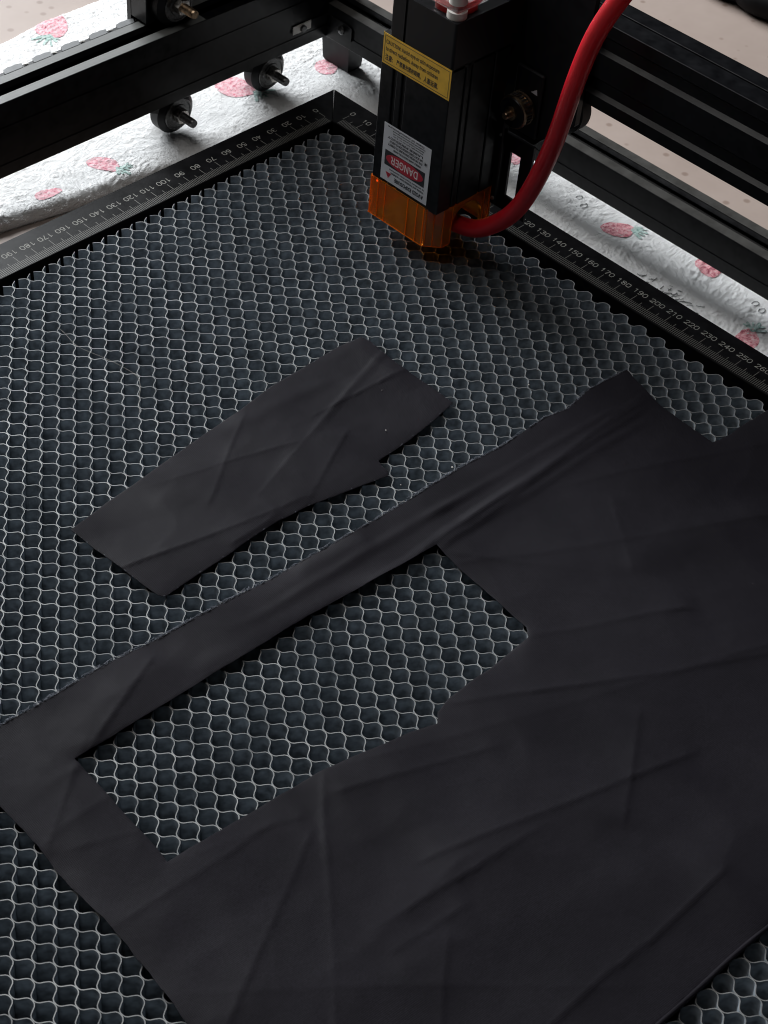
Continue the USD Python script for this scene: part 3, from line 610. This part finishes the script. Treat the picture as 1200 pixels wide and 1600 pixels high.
# upper cover
cp = sbox(XL0 - 6, YL0 + 3.6, XL1 - .1, YL1 - .1).buffer(-1.2).buffer(1.2)
cp = cp.difference(sbox(XL1 - .8, YL0 + 11.6, XL1 + 1, YL0 + 12.8))
ring_ = cp.difference(sbox(XL0 - 3, YL0 + 7, XL1 - 3.2, YL1 - 3.2))
obj('upper_cover', cat(prism(cp, 17.5, 'z', 102.8), prism(ring_, 4.6, 'z', 120.2)), 'plastic', las)
obj('cover_lip', prism(sbox(XL0, YL0 + .6, XL1 + .05, YL1).buffer(-1).buffer(1), 1.5, 'z', 101.8), 'plastic', las)
obj('inner_part', lathe([(0, 120.4), (9, 120.4), (9, 128.5), (7.5, 130), (0, 130)], 'z', (37.5, 105, 0), 32), 'redglow', las)
obj('standoff', lathe([(0, 121.0), (4.2, 121.0), (4.3, 121.4), (4.3, 128.0), (0, 128.0)], 'z', (44.6, 111.8, 0), 28), 'nylon', las)
obj('top_plate', prism(sbox(XL0 - 4, YL0 + 5.5, 47.6, 114.8).buffer(-1).buffer(1), 3.0, 'z', 128.1), 'clear', las)
obj('standoff_screw', lathe([(0, 131.2), (3.9, 131.2), (3.9, 136), (2.6, 137.5), (0, 137.5)], 'z', (44.6, 111.8, 0), 24), 'nylon', las)

# text
_fonts = {}
def glyphs(text, height, cjk=False, bold=0, depth=.03):
    from PIL import Image, ImageDraw, ImageFont
    fp = glob.glob('/opt/blender-*/*/datafiles/fonts/' + ('Noto Sans CJK Regular.woff2' if cjk else 'Inter.woff2'))[0]
    f = ImageFont.truetype(fp, 64); x0, y0, x1, y1 = f.getbbox(text, anchor='ls', stroke_width=bold)
    im = Image.new('L', (x1 - x0 + 8, y1 - y0 + 8)); ImageDraw.Draw(im).text((4 - x0, 4 - y0), text, 255, f, anchor='ls', stroke_width=bold)
    on = np.pad(np.asarray(im) > 127, ((0, 0), (1, 1))).astype(np.int8)
    r, s = np.nonzero(np.diff(on, axis=1) == 1); e = np.nonzero(np.diff(on, axis=1) == -1)[1]
    sh = union_all(sh_box(s, -r - 1, e, -r)).buffer(.6).buffer(-.6).simplify(.8)
    k = height / 46.0; sh = affinity.affine_transform(sh, [k, 0, 0, k, -4 * k, (4 - y0) * k])
    return sh
def fit(sh, x0, x1, y, h=None):
    """scale a text shape to the width x0..x1, base line y"""
    b = sh.bounds; kx = (x1 - x0) / (b[2] - b[0]); ky = kx if h is None else h / (b[3] - b[1])
    s = affinity.scale(sh, kx, ky, origin=(b[0], b[1])); return affinity.translate(s, x0 - b[0], y - b[1])
def on_face(sh, y0, z0, flip, W_, H_, off, depth=.03):
    """label-local (u right, v up) -> the module's +x face; u runs along +y"""
    if flip: sh = affinity.rotate(sh, 180, origin=(W_ / 2, H_ / 2))
    return prism(affinity.translate(sh, y0, z0), depth, 'x', XL1 + off)
# yellow caution label
W1, H1 = 40.4, 14.6; Y1, Z1 = 76.6, 88.9
yl = sbox(0, 0, W1, H1)
lab = obj('caution_label', cat(on_face(yl, Y1, Z1, False, W1, H1, .02, .12),
          trimesh.convex.convex_hull(np.array([(XL1 + .14, Y1, Z1 + H1), (XL1 + .14, Y1, Z1 + H1 - 6), (XL1 - 1.0, Y1 - .8, Z1 + H1 + .1), (XL1 - .9, Y1 - .6, Z1 + H1 - 6), (XL1 + .02, Y1, Z1 + H1)]))), 'yellow', las, False)
obj('label_border', on_face(sbox(.9, .9, W1 - .9, H1 - .9).difference(sbox(1.12, 1.12, W1 - 1.12, H1 - 1.12)), Y1, Z1, False, W1, H1, .15), 'ink', lab, False)
t1 = union_all([fit(glyphs('CAUTION: Avoid eye or skin exposure', 2, bold=1), 1.8, 33.5, 9.4, 2.5), fit(glyphs('to direct radiation. Away from children', 2, bold=1), 1.8, 33.0, 6.2, 2.4),
                fit(glyphs('注意: ', 2, True, 1), 1.8, 6.3, 2.2, 2.9), fit(glyphs('严禁激光照射眼睛,', 2, True, 1), 8.6, 23.2, 2.2, 2.9), fit(glyphs('人畜远离.', 2, True, 1), 25.0, 33.6, 2.2, 2.9)])
obj('lettering', on_face(t1, Y1, Z1, False, W1, H1, .15), 'ink', lab, False)
# white danger label, stuck on upside down
W2, H2 = 29.2, 29.4; Y2, Z2 = 81.2, 31.6
lab2 = obj('danger_label', on_face(sbox(0, 0, W2, H2), Y2, Z2, False, W2, H2, .02, .10), 'whitelabel', las, False)
Lc = [glyphs('AVOID EXPOSURE', 2, bold=3)]
t2 = [fit(Lc[0], 2.2, 20.5, 25.6, 2.1), fit(glyphs('Visible and invisible laser radiation', 2, bold=2), 2.2, 23.0, 23.6, 1.1), fit(glyphs('is emitted from this aperture', 2, bold=2), 2.2, 24.0, 22.0, 1.0)]
for i, (s, xa, xb) in enumerate((('VISIBLE LASER RADIATION, AVOID', 5.2, 22.5), ('EYE OR SKIN EXPOSURE TO DIRECT', 4.6, 26.0), ('OR SCATTERED RADIATION CLASS IV', 4.6, 25.2), ('LASER PRODUCT', 4.6, 26.6))): t2.append(fit(glyphs(s, 2, bold=3), xa, xb, 11.2 - i * 1.75, 1.15))
for i, (s, xa, xb) in enumerate((('Wavelength: 445 nm +/- 5 nm', 4.6, 23.2), ('Maximum output power: 5500 mW', 4.2, 23.6), ('Complies with laser performance standards', 3.6, 23.8), ('Date of manufacture', 4.4, 27.0))): t2.append(fit(glyphs(s, 2, bold=2), xa, xb, 4.4 - i * 1.2, .8))
star = Point(2.6, 9.0).buffer(.55)
star = union_all([star] + [LineString([(2.6, 9.0), (2.6 + 1.1 * math.cos(a), 9.0 + 1.1 * math.sin(a))]).buffer(.09) for a in np.arange(8) * math.pi / 4])
obj('lettering', on_face(union_all(t2 + [star]), Y2, Z2, True, W2, H2, .13), 'ink', lab2, False)
pan = sbox(2.4, 13.4, 27.4, 21.2)
obj('danger_panel', on_face(pan, Y2, Z2, True, W2, H2, .13), 'ink', lab2, False)
el = affinity.scale(Point(14.9, 17.3).buffer(1, 32), 11.6, 3.6)
obj('danger_oval', on_face(el, Y2, Z2, True, W2, H2, .17), 'redink', lab2, False)
obj('lettering', on_face(fit(glyphs('DANGER', 2, bold=1), 6.6, 23.2, 15.4, 3.8), Y2, Z2, True, W2, H2, .21), 'whiteink', lab2, False)
obj('warning_triangle', on_face(Polygon([(22.6, 24.6), (26.2, 24.6), (24.4, 27.6)]), Y2, Z2, True, W2, H2, .13), 'redink', lab2, False)

# orange shield: open box with a chamfered corner and an arched cut for the hose
sz0, sz1 = 9.4, 30.0; wt = 1.7
outer = Polygon([(12, 75.2), (50.0, 75.2), (50.0, 110.2), (43.8, 117.3), (12, 117.3)]).buffer(-.6).buffer(.6)
inner = outer.buffer(-wt)
shield = prism(outer.difference(inner), sz1 - sz0, 'z', sz0)
import manifold3d as mf
def to_man(m): return mf.Manifold(mf.Mesh(np.asarray(m.vertices, np.float32), np.asarray(m.faces, np.uint32)))
def from_man(m):
    a = m.to_mesh(); return trimesh.Trimesh(a.vert_properties[:, :3], a.tri_verts)
sh_m = shield.copy(); sh_m.merge_vertices()
try:
    arch = union_all([sbox(18.5, 0, 38.5, 19.0), affinity.translate(Point(0, 0).buffer(10, 24), 28.5, 18.0)])
    am = prism(arch, 12, 'y', 110); am.merge_vertices(); am.fix_normals()
    r_ = from_man(to_man(sh_m) - to_man(am))
    if len(r_.faces) > 10: sh_m = r_
except Exception as e: print('shield cut', e)
shp = obj('shield', sh_m, 'acrylic', las)
for y, w_ in ((75.8, .5), (80.6, .35), (85.2, .3), (99.5, .5), (105.4, .4), (109.6, .6)): obj('shield_glint', box(50.02, 50.25, y, y + w_, sz0 + .1, sz1 - .3, .08), 'edge', shp)  # bright refraction lines of the acrylic wall, painted as thin strips
for t in (.12, .5, .95):
    px_, py_ = 50.0 + t * (43.8 - 50.0), 110.2 + t * 7.1
    obj('shield_glint', lathe([(0, sz0 + .1), (.22, sz0 + .1), (.22, sz1 - .4), (0, sz1 - .4)], 'z', (px_ + .1, py_ + .1, 0), 8), 'edge', shp)
for x in (38.9, 17.9, 14.0): obj('shield_glint', box(x - .2, x + .2, 117.32, 117.6, sz0 + .1, sz1 - .4, .08), 'edge', shp)
obj('shield_rim_glow', cat(tube([(50.0, 75.3, sz0), (50.0, 110.2, sz0)], .22, 6), tube([(50.0, 110.2, sz0), (43.8, 117.3, sz0), (39, 117.3, sz0)], .2, 6), tube([(17.5, 117.3, sz0), (12.2, 117.3, sz0)], .22, 6)), 'edge', shp)  # bright tubes painting the light caught along the lower rim
obj('shield_pin', lathe([(0, 27.2), (1.3, 27.2), (1.3, 29.6), (0, 29.6)], 'z', (48.0, 77.6, 0), 16), 'acrylic', shp)
obj('nozzle', lathe([(0, 12.0), (3.0, 12.0), (6.5, 22), (9, 28.7), (0, 28.7)], 'z', (30, 96, 0), 28), 'darksteel', las)
# carriage plates behind the module
cpl = Polygon([(70, 60), (108, 56), (131.5, 56), (137, 62), (152, 76), (152, 140), (70, 140)]).buffer(-2).buffer(2)
obj('carriage_plate', prism(cpl, 3, 'x', 2.2), 'plastic', las)
low = sbox(80, 18, 135.2, 58).difference(sbox(122.4, 25.7, 128.5, 49.6)).buffer(-.4).buffer(.4)
obj('mount_plate', prism(low, 1.4, 'x', 8.0), 'plastic', las)
obj('side_bracket', box(9.6, 13.0, 116.5, 119.8, 20.6, 66, .5), 'plastic', las)
obj('bracket_screw', lathe([(0, 0), (1.0, 0), (.9, .7), (0, .8)], 'x', (13.0, 118.6, 24.2), 16), 'steel', las)
obj('bracket_screw', lathe([(0, 0), (.7, 0), (.6, .5), (0, .6)], 'x', (13.0, 118.4, 58), 16), 'steel', las)
for y in (88, 136):
    w = lathe([(4, -5.5), (9.2, -5.5), (12, -2.9), (12, 2.9), (9.2, 5.5), (4, 5.5), (4, -5.5)], 'x', (-8.2, y, 73.6), 40)
    wq = obj('wheel', w, 'rubber', las)
    obj('bearing', lathe([(0, 0), (8, 0), (8, .6), (0, .6)], 'x', (-2.6, y, 73.6), 30), 'darksteel', wq)
# knurled wheel on the side
kn = lathe([(0, -2), (7.4, -2), (7.8, -1.6), (7.8, -.6), (7.0, -.4), (7.0, 3.2), (7.8, 3.4), (7.8, 4.3), (7.3, 4.7), (0, 4.7)], 'x', (10.0, 124.2, 73.0), 48)
knp = obj('idler_wheel', kn, 'brass', las)
obj('wheel_face', lathe([(0, 0), (7.1, 0), (6.8, .5), (0, .5)], 'x', (14.7, 124.2, 73.0), 40), 'plastic', knp)
tt = [box(10 - .2, 13.2, -.25, .25, 6.9, 7.6) for _ in range(1)]
teeth = []
for a in np.arange(28) * 2 * math.pi / 28:
    b_ = box(9.7, 13.1, -.28, .28, 6.9, 7.55); b_.apply_transform(trimesh.transformations.rotation_matrix(a, [1, 0, 0])); b_.apply_translation([0, 124.2, 73.0]); teeth.append(b_)
obj('teeth', cat(*teeth), 'darksteel', knp, False)
obj('axle', lathe([(0, 0), (3.2, 0), (3.2, .8), (1.7, .9), (1.7, 4.2), (1.5, 4.5), (0, 4.5)], 'x', (15.2, 124.2, 73.0), 24), 'brass', knp)
obj('arrow_mark', prism(Polygon([(127.3, 82.2), (131.0, 81.8), (130.4, 84.6)]), .05, 'x', 7.3), 'whitelabel', las, False)
obj('bracket_block', box(5.3, 7.2, 117.5, 133, 60, 92, .6), 'plastic', las)

# ------------------------------------------------------------------ red air hose
hp = [(32, 100, 15.5), (32, 109.2, 16.4), (31, 124.5, 17.6), (30.5, 132.6, 25.0)]
def zof(px, x):
    d = np.r_[(np.array(px) - [600, 800]) / FPX, 1] @ RM; return CAM + d * (x - CAM[0]) / d[0]
hp = [(33, 101, 14.5), zof((705, 345), 32), zof((740, 357), 31.5), zof((768, 352), 31), zof((797, 336), 30.5), zof((820, 311), 30), zof((843, 272), 29), zof((862, 232), 28), zof((888, 160), 26), zof((912, 95), 24), zof((938, 42), 22), zof((972, -6), 19), zof((1030, -70), 14), zof((1120, -140), 6), (-6, 232, 232), (-20, 262, 262), (-40, 305, 276), (-62, 352, 262), (-78, 400, 220), (-90, 440, 150)]
hs = spline(hp, 160)
obj('air_hose', tube(hs, 4.15, 28), 'hose', None, True, label='glossy red rubber air hose curving down to the orange shield', category='hose')

# ------------------------------------------------------------------ dark cable at the far top right corner
def zx(px, z): return un([px], z)[0]
cpts = [zx(p, ZD + 9.2) for p in ((420, -470), (720, -265), (910, -150), (1030, -90), (1115, -35), (1148, -21), (1162, -17), (1172, -7), (1204, 8), (1262, 34), (1340, 68), (1480, 130), (1700, 250))]
obj('black_cable', tube(spline(cpts, 140), 9.0 + .9 * np.exp(-((np.linspace(0, 1, 140) - .62) / .015) ** 2), 18), 'blackcable', None, True, label='thick black cable lying beyond the gantry in the top right corner', category='cable')
